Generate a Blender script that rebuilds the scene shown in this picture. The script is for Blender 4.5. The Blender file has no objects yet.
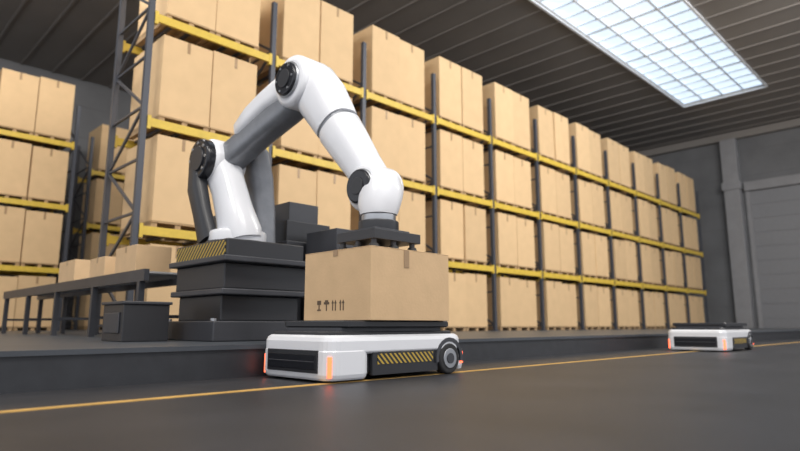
import bpy, math, random
from mathutils import Vector, Matrix
random.seed(4)
sc = bpy.context.scene
sc.view_settings.view_transform = 'Standard'

# ------------------------------------------------------------ materials
def mat(name, col, rough=0.5, metal=0.0, var=0.0, vscale=8.0, bump=0.0, bscale=60.0,
        emit=None, estr=0.0, island=0.0, coat=0.0):
    m = bpy.data.materials.new(name); m.use_nodes = True
    nt = m.node_tree; N = nt.nodes; L = nt.links
    p = N['Principled BSDF']
    p.inputs['Base Color'].default_value = (*col, 1)
    p.inputs['Roughness'].default_value = rough
    p.inputs['Metallic'].default_value = metal
    p.inputs['Coat Weight'].default_value = coat
    tc = N.new('ShaderNodeTexCoord')
    if var > 0 or island > 0:
        hsv = N.new('ShaderNodeHueSaturation'); hsv.inputs['Color'].default_value = (*col, 1)
        add = N.new('ShaderNodeMath'); add.operation = 'ADD'
        no = N.new('ShaderNodeTexNoise'); no.inputs['Scale'].default_value = vscale
        no.inputs['Detail'].default_value = 6
        L.new(tc.outputs['Object'], no.inputs['Vector'])
        mr = N.new('ShaderNodeMapRange')
        mr.inputs['From Min'].default_value = 0.3; mr.inputs['From Max'].default_value = 0.7
        mr.inputs['To Min'].default_value = 1-var; mr.inputs['To Max'].default_value = 1+var
        L.new(no.outputs['Fac'], mr.inputs['Value'])
        ge = N.new('ShaderNodeNewGeometry')
        mr2 = N.new('ShaderNodeMapRange')
        mr2.inputs['To Min'].default_value = -island; mr2.inputs['To Max'].default_value = island
        L.new(ge.outputs['Random Per Island'], mr2.inputs['Value'])
        L.new(mr.outputs[0], add.inputs[0]); L.new(mr2.outputs[0], add.inputs[1])
        L.new(add.outputs[0], hsv.inputs['Value']); L.new(hsv.outputs[0], p.inputs['Base Color'])
    if bump > 0:
        nb = N.new('ShaderNodeTexNoise'); nb.inputs['Scale'].default_value = bscale
        nb.inputs['Detail'].default_value = 4
        L.new(tc.outputs['Object'], nb.inputs['Vector'])
        b = N.new('ShaderNodeBump'); b.inputs['Strength'].default_value = bump
        b.inputs['Distance'].default_value = 0.01
        L.new(nb.outputs['Fac'], b.inputs['Height']); L.new(b.outputs[0], p.inputs['Normal'])
    if emit:
        p.inputs['Emission Color'].default_value = (*emit, 1)
        p.inputs['Emission Strength'].default_value = estr
    return m

def hazard(name, k):
    m = mat(name, (0.6, 0.4, 0.02), 0.45)
    nt = m.node_tree; N = nt.nodes; L = nt.links
    tc = N.new('ShaderNodeTexCoord'); s = N.new('ShaderNodeSeparateXYZ')
    L.new(tc.outputs['Object'], s.inputs[0])
    a = N.new('ShaderNodeMath'); a.operation = 'ADD'; L.new(s.outputs[0], a.inputs[0]); L.new(s.outputs[1], a.inputs[1])
    b = N.new('ShaderNodeMath'); b.operation = 'ADD'; L.new(a.outputs[0], b.inputs[0]); L.new(s.outputs[2], b.inputs[1])
    c = N.new('ShaderNodeMath'); c.operation = 'MULTIPLY'; c.inputs[1].default_value = k; L.new(b.outputs[0], c.inputs[0])
    f = N.new('ShaderNodeMath'); f.operation = 'FRACT'; L.new(c.outputs[0], f.inputs[0])
    g = N.new('ShaderNodeMath'); g.operation = 'GREATER_THAN'; g.inputs[1].default_value = 0.45; L.new(f.outputs[0], g.inputs[0])
    mx = N.new('ShaderNodeMix'); mx.data_type = 'RGBA'
    L.new(g.outputs[0], mx.inputs['Factor'])
    mx.inputs['A'].default_value = (0.50, 0.34, 0.05, 1); mx.inputs['B'].default_value = (0.022, 0.022, 0.024, 1)
    L.new(mx.outputs['Result'], N['Principled BSDF'].inputs['Base Color'])
    return m

M_white = mat('robot_white_paint', (0.80, 0.81, 0.84), 0.28, coat=0.3)
M_grey = mat('robot_grey_casting', (0.24, 0.25, 0.27), 0.4, 0.4, var=.1)
M_black = mat('black_polymer', (0.026, 0.027, 0.031), 0.38)
M_dark = mat('dark_painted_steel', (0.046, 0.048, 0.056), 0.42, var=.15, vscale=3)
M_joint = mat('joint_cap_black', (0.014, 0.015, 0.019), 0.25)
M_steel = mat('brushed_steel', (0.45, 0.46, 0.48), 0.35, 0.9)
M_rubber = mat('rubber', (0.025, 0.025, 0.026), 0.7)
M_card = mat('cardboard', (0.67, 0.46, 0.26), 0.8, var=.05, vscale=5, bump=.15, bscale=40)
M_cards = mat('stored_cardboard', (0.67, 0.465, 0.255), 0.8, var=.04, vscale=3, island=.06)
M_tape = mat('packing_tape', (0.36, 0.23, 0.12), 0.3)
M_print = mat('box_print', (0.12, 0.08, 0.05), 0.8)
M_wood = mat('pallet_wood', (0.42, 0.28, 0.15), 0.8, var=.2, vscale=10)
M_beam = mat('rack_beam_yellow', (0.66, 0.46, 0.06), 0.45, var=.08)
M_post = mat('rack_post_blue_grey', (0.065, 0.07, 0.085), 0.45, 0.2)
M_floor = mat('asphalt_floor', (0.034, 0.034, 0.038), 0.42, var=.25, vscale=1.2, bump=.25, bscale=90)
M_plat = mat('platform_coating', (0.06, 0.068, 0.08), 0.4, var=.15, vscale=1.5, bump=.1)
M_curb = mat('platform_curb', (0.03, 0.032, 0.037), 0.45, var=.15)
M_line = mat('floor_line_paint', (0.60, 0.36, 0.10), 0.6, var=.15, vscale=6)
M_wall = mat('concrete_wall', (0.15, 0.153, 0.16), 0.8, var=.12, vscale=.8, bump=.1, bscale=12)
M_wallseam = mat('wall_seam', (0.13, 0.132, 0.138), 0.8)
M_col = mat('concrete_column', (0.26, 0.26, 0.27), 0.75, var=.08, vscale=2)
M_ceil = mat('ceiling_panel', (0.235, 0.218, 0.203), 0.75, var=.08, vscale=.5)
M_purl = mat('ceiling_purlin', (0.225, 0.208, 0.193), 0.7)
M_door = mat('door_paint', (0.21, 0.215, 0.23), 0.6, var=.03)
M_glass = mat('skylight_glass', (0.72, 0.82, 0.92), 0.2, var=.02, emit=(0.66, 0.80, 0.94), estr=1.05)
M_mull = mat('skylight_frame', (0.72, 0.75, 0.79), 0.5)
M_orange = mat('indicator_red_orange', (0.9, 0.12, 0.03), 0.3, emit=(1.0, 0.13, 0.05), estr=3.0)
M_hazA = hazard('hazard_stripes', 15)
M_hazB = hazard('hazard_stripes_fine', 20)

# ------------------------------------------------------------ mesh builder
class B:
    def __init__(s): s.v = []; s.f = []; s.m = []; s.sm = []; s.mats = []
    def mi(s, m):
        if m not in s.mats: s.mats.append(m)
        return s.mats.index(m)
    def face(s, idx, m, smooth=False): s.f.append(idx); s.m.append(s.mi(m)); s.sm.append(smooth)
    def box(s, x0, x1, y0, y1, z0, z1, m):
        o = len(s.v)
        s.v += [(x, y, z) for z in (z0, z1) for y in (y0, y1) for x in (x0, x1)]
        for q in ((0,2,3,1),(4,5,7,6),(0,1,5,4),(2,6,7,3),(0,4,6,2),(1,3,7,5)):
            s.face([o+i for i in q], m)
    def beam(s, p0, p1, w, h, m, ref=(0,0,1)):
        p0 = Vector(p0); p1 = Vector(p1); t = (p1-p0).normalized()
        a = Vector(ref); a = a - a.dot(t)*t
        if a.length < 1e-4: a = Vector((1,0,0)); a = a - a.dot(t)*t
        a.normalize(); b = t.cross(a)
        rings = [[p + a*sa*h/2 + b*sb*w/2 for sa, sb in ((1,1),(-1,1),(-1,-1),(1,-1))] for p in (p0, p1)]
        s.rings(rings, m, False)
    def rings(s, rings, m, smooth=True, caps=True):
        n = len(rings[0]); o = len(s.v)
        for r in rings: s.v += [tuple(p) for p in r]
        for k in range(len(rings)-1):
            for i in range(n):
                j = (i+1) % n
                s.face([o+k*n+i, o+k*n+j, o+(k+1)*n+j, o+(k+1)*n+i], m, smooth)
        if caps:
            for r, rev in ((rings[0], True), (rings[-1], False)):
                o2 = len(s.v); s.v += [tuple(p) for p in r]
                idx = [o2+i for i in range(n)]
                s.face(idx[::-1] if rev else idx, m, False)
    def loft(s, pts, rad, m, ref=(1,0,0), n=36, e=2.0):
        pts = [Vector(p) for p in pts]; R = []
        for k, p in enumerate(pts):
            t = (pts[min(k+1, len(pts)-1)] - pts[max(k-1, 0)]).normalized()
            a = Vector(ref); a = (a - a.dot(t)*t).normalized(); b = t.cross(a)
            ra, rb = rad[k] if isinstance(rad[k], tuple) else (rad[k], rad[k])
            ring = []
            for i in range(n):
                th = 2*math.pi*i/n; c = math.cos(th); d = math.sin(th)
                ring.append(p + a*ra*math.copysign(abs(c)**(2/e), c) + b*rb*math.copysign(abs(d)**(2/e), d))
            R.append(ring)
        s.rings(R, m, True)
    def cyl(s, c, ax, r, h, m, bev=0.0, n=40, r2=None):
        c = Vector(c); ax = Vector(ax).normalized(); r2 = r if r2 is None else r2
        ref = (0,0,1) if abs(ax.z) < .9 else (1,0,0)
        if bev > 0:
            pr = [(-h/2+bev*(1-math.cos(k/4*math.pi/2)), r-bev+bev*math.sin(k/4*math.pi/2)) for k in range(5)]
            pr += [(h/2-bev*(1-math.cos(k/4*math.pi/2)), r2-bev+bev*math.sin(k/4*math.pi/2)) for k in range(4, -1, -1)]
        else: pr = [(-h/2, r), (h/2, r2)]
        a = Vector(ref); a = (a - a.dot(ax)*ax).normalized(); b = ax.cross(a)
        s.rings([[c+ax*d + a*q*math.cos(2*math.pi*i/n) + b*q*math.sin(2*math.pi*i/n) for i in range(n)] for d, q in pr], m, True)
    def make(s, name, parent=None, org=(0,0,0), bevel=0.0):
        me = bpy.data.meshes.new(name)
        o3 = Vector(org)
        me.from_pydata([tuple(Vector(v)-o3) for v in s.v], [], s.f)
        for m in s.mats: me.materials.append(m)
        me.polygons.foreach_set('material_index', s.m)
        me.polygons.foreach_set('use_smooth', s.sm)
        me.update()
        ob = bpy.data.objects.new(name, me); sc.collection.objects.link(ob)
        if parent: ob.parent = parent
        else: ob.location = org
        if bevel:
            bm = ob.modifiers.new('bevel', 'BEVEL'); bm.width = bevel; bm.segments = 2
            bm.limit_method = 'ANGLE'; bm.angle_limit = math.radians(50)
        return ob

def empty(name, loc):
    e = bpy.data.objects.new(name, None); e.location = loc; e.empty_display_size = .3
    sc.collection.objects.link(e); return e

def rrect(x0, x1, y0, y1, r, z, n=5):
    out = []
    for cx, cy, a0 in ((x1-r, y1-r, 0), (x0+r, y1-r, 90), (x0+r, y0+r, 180), (x1-r, y0+r, 270)):
        for k in range(n+1):
            a = math.radians(a0 + 90*k/n); out.append((cx+r*math.cos(a), cy+r*math.sin(a), z))
    return out

def rprism(b, x0, x1, y0, y1, r, layers, m):
    b.rings([rrect(x0+i, x1-i, y0+i, y1-i, max(r-i, .005), z) for z, i in layers], m, False)

# ------------------------------------------------------------ building
PZ = 0.26         # raised platform level
G = 0.001
XW, YB, CZ = 34.0, 26.0, 10.6
b = B(); b.box(-10, XW, -8, YB, -0.2, 0, M_floor); b.make('floor')
b = B()
b.box(-10, XW-.7, 4.42, YB-.6, 0.0, PZ, M_plat)
b.box(-10, XW-.7, 4.38, 4.42, 0.0, PZ-.035, M_curb)
b.box(-10, XW-.7, 4.36, 4.419, PZ-.035, PZ, M_plat)
b.make('raised_platform')
b = B(); b.box(-10, XW-.05, 3.44, 3.51, 0.0, 0.004, M_line); b.make('floor_marking_line')

b = B(); b.box(XW, XW+.3, -8, YB, 0, CZ, M_wall)
for k in range(1, 8): b.box(XW-.01, XW, -8, YB, k*1.35, k*1.35+.03, M_wallseam)
b.make('wall_right')
b = B(); b.box(-10, XW+.3, YB, YB+.3, 0, CZ, M_wall)
for k in range(1, 8): b.box(-10, XW, YB-.01, YB, k*1.35, k*1.35+.03, M_wallseam)
b.make('wall_back')
# ceiling with skylight opening
S = (6.0, 28.1, 5.8, 9.15)
b = B()
def cb(x0, x1, y0, y1): b.box(x0, x1, y0, y1, CZ, CZ+.3, M_ceil)
cb(-10, XW+.3, -8, S[2]); cb(-10, S[0], S[2], S[3]); cb(S[1], XW+.3, S[2], S[3]); cb(-10, XW+.3, S[3], YB+.3)
b.make('ceiling')
b = B(); x = -9.5
while x < XW-.5:
    for y0, y1 in ((-8, S[2]-.1), (S[3]+.1, YB)):
        b.box(x, x+.08, y0, y1, CZ-.04, CZ, M_purl)
    if x < S[0]-.2 or x > S[1]+.1: b.box(x, x+.08, S[2]-.1, S[3]+.1, CZ-.04, CZ, M_purl)
    x += 1.1
b.make('ceiling_purlins')
b = B()
for y in (15.0, 0.5): b.box(-10, XW-.36, y, y+.2, CZ-.3, CZ-.06, M_purl)
b.box(XW-.35, XW, -8, YB, CZ-.45, CZ-.06, M_purl)
b.make('ceiling_girders')
def skylight(name, s, nx, ny):
    e = empty(name, ((s[0]+s[1])/2, (s[2]+s[3])/2, CZ)); o = e.location
    g = B(); g.box(s[0], s[1], s[2], s[3], CZ+.12, CZ+.16, M_glass); g.make('glazing', e, o)
    f = B()
    for i in range(nx+1):
        x = s[0]+(s[1]-s[0])*i/nx; w = .09 if i % 4 == 0 else .035
        f.box(x-w/2, x+w/2, s[2], s[3], CZ+.06, CZ+.115, M_mull)
    for i in range(ny+1):
        y = s[2]+(s[3]-s[2])*i/ny
        f.box(s[0], s[1], y-.03, y+.03, CZ+.05, CZ+.115, M_mull)
    for q in ((s[0]-.08, s[0], s[2]-.08, s[3]+.08), (s[1], s[1]+.08, s[2]-.08, s[3]+.08),
              (s[0], s[1], s[2]-.08, s[2]), (s[0], s[1], s[3], s[3]+.08)):
        f.box(*q, CZ-.06, CZ-.002, M_mull)
    f.make('frame', e, o)
skylight('window_1', S, 28, 4)
# columns and door on right wall
for y in (8.55, 1.0, 17.5):
    b = B(); b.box(XW-.55, XW-.02, y, y+.75, 0, CZ-.46, M_col)
    b.box(XW-.62, XW-.02, y-.08, y+.83, 7.4, 7.8, M_col)
    b.make('concrete_column', None, (XW-.3, y+.37, 0), .02)
for x in (-6, 2, 10):
    b = B(); b.box(x, x+.7, YB-.5, YB-.02, 0, CZ-.06, M_col); b.make('concrete_column', None, (x+.35, YB-.25, 0), .02)
e = empty('door_1', (XW, 6, 0))
b = B()
for k in range(10):
    z = .02+k*.725
    b.box(XW-.09, XW-.03, 3.6, 8.2, z, z+.715, M_door)
b.make('door_panels', e, e.location)
b = B(); b.box(XW-.3, XW-.03, 3.6, 8.4, 7.28, 7.75, M_col)
b.box(XW-.14, XW-.03, 8.2, 8.4, 0, 7.28, M_col)
b.make('lintel', e, e.location)

# ------------------------------------------------------------ pallet racks
DEP = 1.5
LV = [PZ, 2.07, 3.97, 5.92]
def rack(x0, nb, y0, BAY=2.52):
    e = empty('pallet_rack', (x0, y0, PZ)); o = e.location
    f = B(); zt = 7.15
    for i in range(nb+1):
        x = x0+i*BAY
        for y in (y0, y0+DEP):
            f.box(x-.05, x+.05, y-.045, y+.045, PZ+G, zt, M_post)
            f.box(x-.1, x+.1, y-.09, y+.09, PZ+G, PZ+.02, M_post)
        n = 7; h = (zt-PZ-.3)/n
        for k in range(n):
            za = PZ+.15+k*h; zb = za+h
            ya, yb = (y0, y0+DEP) if k % 2 == 0 else (y0+DEP, y0)
            f.beam((x, ya, za), (x, yb, zb), .04, .05, M_post)
            f.box(x-.02, x+.02, y0, y0+DEP, za-.02, za+.02, M_post)
    f.make('uprights', e, o)
    g = B()
    for z in LV[1:]:
        for i in range(nb):
            for y in (y0-.03, y0+DEP+.03):
                g.box(x0+i*BAY+.05, x0+(i+1)*BAY-.05, y-.03, y+.03, z-.15, z, M_beam)
                for xx in (x0+i*BAY+.05, x0+(i+1)*BAY-.11):
                    g.box(xx, xx+.06, y-.04, y+.04, z-.2, z+.04, M_beam)
            for q in (.45, .8, 1.55, 1.9):
                g.box(x0+i*BAY+q-.03, x0+i*BAY+q+.03, y0+.02, y0+DEP-.02, z-.05, z-.003, M_post)
    g.make('beams', e, o)
    p = B(); c = B()
    for li, z in enumerate(LV):
        top = (1.80, 3.72, 5.65, 7.76)[li]
        for i in range(nb):
            for k in range(2):
                cx = x0+i*BAY+BAY/2-.02+(k-.5)*.975 + random.uniform(-.01, .01)
                for q in (-.42, 0, .42): p.box(cx+q-.05, cx+q+.05, y0+.02, y0+DEP-.05, z+G, z+.09, M_wood)
                p.box(cx-.475, cx+.475, y0+.0, y0+DEP-.05, z+.09, z+.12, M_wood)
                j = random.uniform(-.03, .03); t2 = top+random.uniform(-.04, .02)
                c.box(cx-.475, cx+.475, y0+.01+j, y0+DEP-.08, z+.121, t2, M_cards)
                c.box(cx-.03, cx+.03, y0+.005+j, y0+.012+j, t2-.22, t2-.005, M_tape)
    p.make('pallets', e, o)
    c.make('cardboard_boxes', e, o, .012)
rack(3.72, 11, 10.0)
rack(5.25-4*2.2, 4, 19.4, 2.2)
rack(6.6, 4, 22.4)

# ------------------------------------------------------------ transport robots
def agv(loc):
    e = empty('transport_robot', loc); hx, hy = .765, .45
    b = B()
    rprism(b, -hx+.05, hx-.05, -hy+.05, hy-.05, .06, [(.045, .03), (.07, 0), (.31, 0)], M_black)
    rprism(b, -hx+.06, hx-.08, -hy+.04, hy-.04, .08, [(.335, 0), (.362, 0), (.372, .01)], M_black)
    rprism(b, -hx+.16, hx-.18, -hy+.09, hy-.09, .05, [(.372, 0), (.40, 0)], M_dark)
    rprism(b, -.58, .62, -.42, .42, .05, [(.40, .02), (.41, 0), (.445, 0), (.455, .01)], M_black)
    b.make('chassis_and_lift_deck', e)
    b = B()
    rprism(b, -hx, hx, -hy, hy, .11, [(.205, .02), (.22, 0), (.30, 0), (.328, .012), (.345, .04)], M_white)
    b.make('upper_shell', e, bevel=.008)
    b = B()
    rprism(b, -hx-.004, -.34, -hy-.004, hy+.004, .11, [(.02, .02), (.035, .008), (.06, 0), (.225, 0), (.24, .01)], M_white)
    rprism(b, .69, hx+.002, -hy+.01, hy-.01, .03, [(.04, .01), (.07, 0), (.21, 0)], M_white)
    b.make('bumpers', e, bevel=.006)
    b = B()
    b.box(-hx-.012, -hx+.02, -.33, .33, .07, .235, M_black)
    b.box(-hx-.018, -hx, -.31, .31, .095, .205, M_joint)
    b.box(-hx-.022, -hx-.01, -.30, .30, .148, .156, M_dark)
    b.box(hx-.02, hx+.012, -.3, .3, .09, .2, M_black)
    b.make('sensor_panels', e, bevel=.004)
    b = B()
    for s in (-1, 1):
        y0, y1 = sorted((s*(hy-.045), s*(hy-.012)))
        b.box(-.33, .42, y0, y1, .04, .215, M_black)
        y0, y1 = sorted((s*(hy-.013), s*(hy-.008)))
        b.box(-.28, .36, y0, y1, .12, .20, M_hazB)
    b.make('hazard_side_plates', e)
    b = B()
    for s in (-1, 1):
        b.cyl((.565, s*.405, .135), (0, 1, 0), .135, .10, M_rubber, .02)
        b.cyl((.565, s*.452, .135), (0, 1, 0), .085, .02, M_steel, .005)
        b.cyl((.565, s*.462, .135), (0, 1, 0), .045, .012, M_dark)
        b.cyl((-.5, s*.3, .045), (0, 1, 0), .045, .05, M_rubber, .01)
        rings = []
        for k in range(13):
            a = math.radians(-10 + 200*k/12); ca, sa = math.cos(a), math.sin(a)
            rings.append([(.565+q*ca, s*yy, .135+q*sa) for q, yy in ((.145, .40), (.145, .456), (.178, .456), (.178, .40))])
        b.rings(rings, M_dark, False)
    b.make('wheels', e)
    b = B()
    for s in (-1, 1):
        cx, cy = -hx-.004+.11, s*(hy-.106); rings = []
        for z in (.04, .19):
            pts = [(cx-rr*math.cos(math.radians(a)), cy+s*rr*math.sin(math.radians(a)), z)
                   for rr, a in ((.100, 38), (.100, 54), (.115, 54), (.117, 46), (.115, 38))]
            rings.append(pts)
        b.rings(rings, M_orange, False)
        y0, y1 = sorted((s*(hy-.03), s*(hy+.002)))
        b.box(hx-.045, hx-.02, y0, y1, .09, .19, M_orange)
    b.make('indicator_lights', e)
    return e
agv((3.445, 3.85, 0))
agv((10.97, 3.46, 0))

# ------------------------------------------------------------ cardboard box on the transport robot
e = empty('cardboard_box', (3.505, 3.82, .456)); o = e.location
b = B(); X0, X1, Y0, Y1, Z0, Z1 = 3.055, 3.985, 3.375, 4.235, .457, 1.035
b.box(X0, X1, Y0, Y1, Z0, Z1-.006, M_card)
b.box(X0-.002, X1+.002, Y0-.002, 3.807, Z1-.006, Z1, M_card)
b.box(X0-.002, X1+.002, 3.813, Y1+.002, Z1-.006, Z1, M_card)
b.make('carton', e, o, .006)
b = B()
ym = 3.81
b.box(X0-.004, X1+.004, ym-.03, ym+.03, Z1, Z1+.002, M_tape)
b.box(X0-.004, X0-.001, ym-.03, ym+.03, Z1-.05, Z1, M_tape)
xm = 3.45
b.box(xm-.03, xm+.03, Y0-.004, Y0-.0005, Z1-.15, Z1-.004, M_tape)
b.make('tape', e, o)
b = B()
px = X0-.0025
for k, yy in enumerate((4.02, 3.92, 3.82, 3.72)):
    zc = Z0+.12
    if k == 0:
        b.box(px, X0+.001, yy-.026, yy+.026, zc+.01, zc+.045, M_print); b.box(px, X0+.001, yy-.007, yy+.007, zc-.03, zc+.01, M_print); b.box(px, X0+.001, yy-.024, yy+.024, zc-.04, zc-.028, M_print)
    elif k == 1:
        b.box(px, X0+.001, yy-.035, yy+.035, zc+.012, zc+.032, M_print); b.box(px, X0+.001, yy-.02, yy+.02, zc+.032, zc+.047, M_print); b.box(px, X0+.001, yy-.006, yy+.006, zc-.04, zc+.012, M_print)
    else:
        for d in (-.018, .018):
            b.box(px, X0+.001, yy+d-.006, yy+d+.006, zc-.04, zc+.02, M_print)
            b.rings([[(xx, yy+d-.015, zc+.018), (xx, yy+d+.015, zc+.018), (xx, yy+d, zc+.047)] for xx in (px, X0+.001)], M_print, False)
b.make('handling_icons', e, o)

# ------------------------------------------------------------ robot arm
R = (3.35, 5.95, PZ); e = empty('robot_arm', R)
b = B()
b.box(2.77, 3.98, 5.30, 6.50, PZ+G, .46, M_dark)
b.box(2.92, 3.85, 5.45, 6.40, .46, .72, M_black)
b.box(2.84, 3.95, 5.30, 6.46, .72, .78, M_dark)
b.box(2.88, 3.92, 5.34, 6.42, .78, 1.04, M_black)
b.box(2.80, 3.98, 5.20, 6.46, 1.04, 1.10, M_dark)
b.box(2.88, 3.80, 5.30, 6.45, 1.10, 1.28, M_black)
for y in (5.4, 6.4):
    b.cyl((2.82, y, .47), (0,0,1), .03, .03, M_steel)
b.make('pedestal', e, R, .012)
b = B(); b.box(2.872, 2.88, 5.34, 6.43, 1.11, 1.262, M_hazA)
b.make('hazard_label', e, R)
b = B()
b.cyl((3.38, 6.0, 1.31), (0,0,1), .35, .06, M_dark, .01)
b.cyl((3.38, 6.0, 1.39), (0,0,1), .32, .16, M_white, .04)
A = Vector((3.33, 6.38, 2.34)); E = Vector((3.50, 4.95, 2.96)); W = Vector((3.61, 3.93, 1.66))
b.loft([(3.36, 5.88, 1.34), (3.35, 5.90, 1.42), (3.33, 6.02, 1.7), (3.32, 6.16, 2.0), (3.32, 6.30, 2.22), (3.32, 6.38, 2.36), (3.32, 6.42, 2.44)],
       [(.20,.24), (.21,.26), (.18,.23), (.17,.22), (.19,.23), (.18,.2), (.12,.12)], M_white, e=2.6)
b.make('lower_link', e, R)
b = B()
b.cyl(A, (1,0,0), .27, .42, M_white, .06)
b.cyl(A-Vector((.24,0,0)), (1,0,0), .245, .13, M_joint, .03)
b.cyl(A-Vector((.31,0,0)), (1,0,0), .15, .03, M_black, .008)
for k in range(8):
    a = k*math.pi/4; b.cyl(A+Vector((-.305, .19*math.cos(a), .19*math.sin(a))), (1,0,0), .018, .02, M_steel)
b.loft([(3.10, 6.50, 2.32), (3.08, 6.45, 2.0), (3.09, 6.32, 1.7), (3.12, 6.2, 1.36)], [(.09,.13), (.09,.14), (.08,.13), (.08,.15)], M_black, e=3)
b.make('shoulder_joint', e, R)
b = B()
d = (E-A)
def U(p, x, q): return A+d*p+Vector((x, 0, q))
b.loft([U(-.06,.02,-.02), U(.04,.02,-.02), U(.2,.02,-.03), U(.5,.02,-.05), U(.8,.03,-.06), U(1.0,.05,-.02), U(1.05,.05,0)],
       [(.12,.14), (.15,.20), (.16,.17), (.16,.15), (.16,.17), (.16,.19), (.1,.14)], M_grey, e=3)
b.loft([(3.80, 6.25, 1.28), (3.80, 6.25, 1.8), (3.74, 6.2, 2.2), (3.64, 6.12, 2.5), (3.56, 6.04, 2.58)], [(.17,.2), (.15,.18), (.14,.17), (.12,.14), (.08,.1)], M_grey, e=4)
b.make('upper_arm', e, R)
b = B()
b.loft([U(p, .03, q) for p, q in ((.26, .10), (.30, .12), (.45, .15), (.62, .16), (.78, .13), (.9, .08))],
       [(.13,.07), (.18,.12), (.20,.15), (.20,.15), (.20,.17), (.18,.17)], M_white, e=2.8)
b.make('upper_arm_cover', e, R)
b = B()
b.cyl(E, (1,0,0), .285, .42, M_white, .07)
b.cyl(E-Vector((.21,0,0)), (1,0,0), .195, .05, M_steel, .01)
b.cyl(E-Vector((.235,0,0)), (1,0,0), .18, .06, M_joint, .02)
b.cyl(E-Vector((.268,0,0)), (1,0,0), .10, .02, M_black, .005)
for k in range(6):
    a = k*math.pi/3; b.cyl(E+Vector((-.266, .14*math.cos(a), .14*math.sin(a))), (1,0,0), .012, .01, M_steel)
b.cyl(E+Vector((.22,0,0)), (1,0,0), .19, .06, M_grey, .01)
b.make('elbow_joint', e, R)
b = B()
f = W-E
up = Vector((0, -.79, .62))
def P(t, u=0.0): return E+f*t+Vector((.04, 0, 0))+up*u
b.loft([P(-.02,.04), P(.06,.06), P(.2,.06), P(.36,.04), P(.43,.03)], [(.17,.22), (.21,.27), (.22,.27), (.21,.24), (.20,.225)], M_white, e=2.5)
b.loft([P(.425,.03), P(.455,.028)], [(.19,.205), (.185,.20)], M_grey, e=2.5)
b.loft([P(.452,.028), P(.47,.025), P(.6,.02), P(.8,.01), P(.93,0), P(1.0,0)], [(.19,.21), (.20,.225), (.19,.21), (.17,.18), (.165,.175), (.15,.16)], M_white, e=2.5)
b.make('forearm', e, R)
b = B()
b.cyl(W, (1,0,0), .225, .36, M_white, .06)
b.cyl(W-Vector((.185,0,0)), (1,0,0), .168, .04, M_steel, .01)
b.cyl(W-Vector((.205,0,0)), (1,0,0), .158, .05, M_joint, .018)
b.cyl(W-Vector((.232,0,0)), (1,0,0), .08, .015, M_black, .004)
b.loft([(3.64, 4.00, 1.74), (3.63, 3.93, 1.72), (3.59, 3.85, 1.66), (3.55, 3.80, 1.56), (3.52, 3.79, 1.46), (3.52, 3.79, 1.39)],
       [(.15,.14), (.17,.17), (.19,.20), (.19,.20), (.18,.18), (.16,.16)], M_white, e=2.3)
b.make('wrist', e, R)
b = B()
b.cyl((3.52, 3.79, 1.355), (0,0,1), .155, .07, M_steel, .01)
b.cyl((3.52, 3.79, 1.27), (0,0,1), .18, .12, M_black, .015)
b.box(3.24, 3.80, 3.54, 4.03, 1.13, 1.215, M_black)
b.box(3.30, 3.72, 3.60, 3.98, 1.215, 1.24, M_dark)
for x in (3.28, 3.51, 3.74):
    for y in (3.59, 3.79, 3.99):
        b.cyl((x, y, 1.11), (0,0,1), .025, .06, M_dark)
        b.cyl((x, y, 1.066), (0,0,1), .06, .056, M_rubber, r2=.035)
b.make('vacuum_gripper', e, R, .004)
b = B()
def tube(pts, r, m): b.loft(pts, [r]*len(pts), m, n=10)
tube([(3.76, 4.03, 1.75), (3.80, 3.94, 1.6), (3.77, 3.86, 1.4), (3.68, 3.82, 1.24)], .02, M_black)
b.make('cables', e, R)

# control cabinets next to the robot
b = B()
b.box(4.08, 4.85, 6.05, 6.85, PZ+G, 1.45, M_dark)
b.box(4.12, 4.80, 6.12, 6.80, 1.45, 1.72, M_black)
b.box(4.20, 4.66, 6.2, 6.7, 1.72, 1.98, M_dark)
b.box(4.3, 5.2, 5.3, 6.0, PZ+G, 1.05, M_black)
b.box(4.3, 5.05, 5.35, 5.95, 1.05, 1.55, M_dark)
b.box(3.75, 4.4, 6.87, 7.5, PZ+G, 1.88, M_dark)
for k in range(4): b.box(4.065, 4.08, 6.15, 6.65, .5+k*.22, .62+k*.22, M_black)
b.make('control_cabinet', None, (4.4, 6.3, PZ), .012)
b = B()
b.box(2.15, 2.60, 5.9, 6.45, PZ+G, .62, M_black)
b.box(2.13, 2.62, 5.88, 6.47, .62, .65, M_dark)
b.box(2.135, 2.15, 5.98, 6.38, .34, .54, M_dark)
b.make('equipment_case', None, (2.4, 6.2, PZ), .01)

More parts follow.
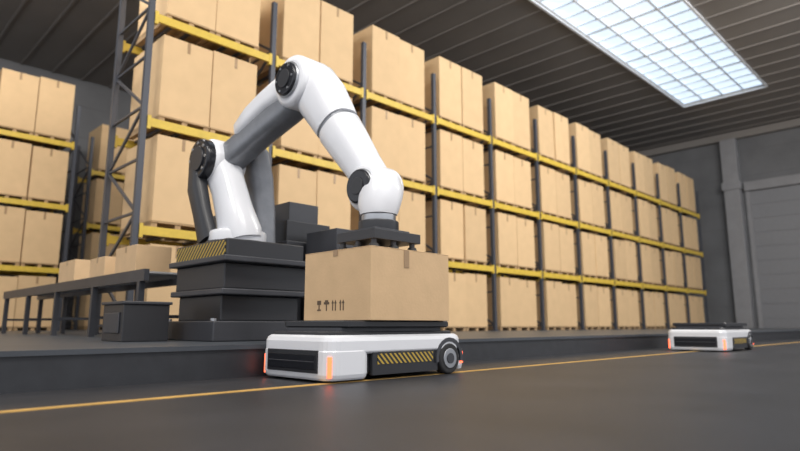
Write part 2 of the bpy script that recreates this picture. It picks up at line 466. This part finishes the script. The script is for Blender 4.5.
# conveyor + parcels
e = empty('roller_conveyor', (3.0, 10.2, PZ)); o = e.location
b = B()
for x in (2.76, 3.35): b.box(x-.03, x+.03, 6.95, 13.9, .93, 1.07, M_dark)
y = 7.1
while y < 13.85:
    b.cyl((3.055, y, 1.03), (1,0,0), .03, .53, M_steel, n=12); y += .13
for y in (7.1, 8.7, 10.4, 12.1, 13.7):
    for x in (2.76, 3.35): b.box(x-.035, x+.035, y-.035, y+.035, PZ+G, .93, M_dark)
    b.box(2.76, 3.35, y-.02, y+.02, .5, .54, M_dark)
b.make('conveyor_frame', e, o)
for y, l, h in ((7.5, .7, .36), (8.6, .6, .30), (9.9, .8, .36)):
    b = B(); b.box(2.83, 3.28, y, y+l, 1.061, 1.061+h, M_card)
    b.box(2.828, 3.282, y+l/2-.03, y+l/2+.03, 1.062+h-.08, 1.063+h, M_tape)
    b.make('cardboard_parcel', None, (3.05, y, 1.061), .006)

# ------------------------------------------------------------ light
w = bpy.data.worlds.new('world'); sc.world = w; w.use_nodes = True
bg = w.node_tree.nodes['Background']; bg.inputs[0].default_value = (0.92, 0.94, 1.0, 1); bg.inputs[1].default_value = 1.08
def area(name, loc, target, sx, sy, en, col=(1, .96, .91)):  # out-of-view fill lamps, added for brightness; no fixtures modelled
    l = bpy.data.lights.new(name, 'AREA'); l.shape = 'RECTANGLE'; l.size = sx; l.size_y = sy; l.energy = en; l.color = col
    ob = bpy.data.objects.new(name, l); ob.location = loc
    ob.rotation_euler = (Vector(target)-Vector(loc)).to_track_quat('-Z', 'Y').to_euler(); sc.collection.objects.link(ob)
area('added_fill_light', (3, -2, 9.6), (8, 10, 3), 8, 2, 950)  # added fill on the near end of the main rack
area('added_fill_light', (16, -1, 9.6), (20, 10, 3), 10, 2, 1450)  # added fill on the far bays of the main rack
area('added_fill_light', (-3, 4, 9.0), (3.3, 5, 1.2), 4, 2, 400)  # added fill on the robot arm
area('added_fill_light', (1, 12, 10.2), (2, 18, 3), 5, 2, 850)  # added fill on the rear racks

# ------------------------------------------------------------ camera
cd = bpy.data.cameras.new('camera'); cam = bpy.data.objects.new('camera', cd); sc.collection.objects.link(cam)
cam.location = (0, 0, .42); cam.rotation_euler = (math.radians(90+9.62), 0, math.radians(-45))
cd.sensor_width = 36; cd.lens = 587/800*36; cd.clip_end = 200
cd.dof.use_dof = True; cd.dof.focus_distance = 4.9; cd.dof.aperture_fstop = 1.0
sc.camera = cam
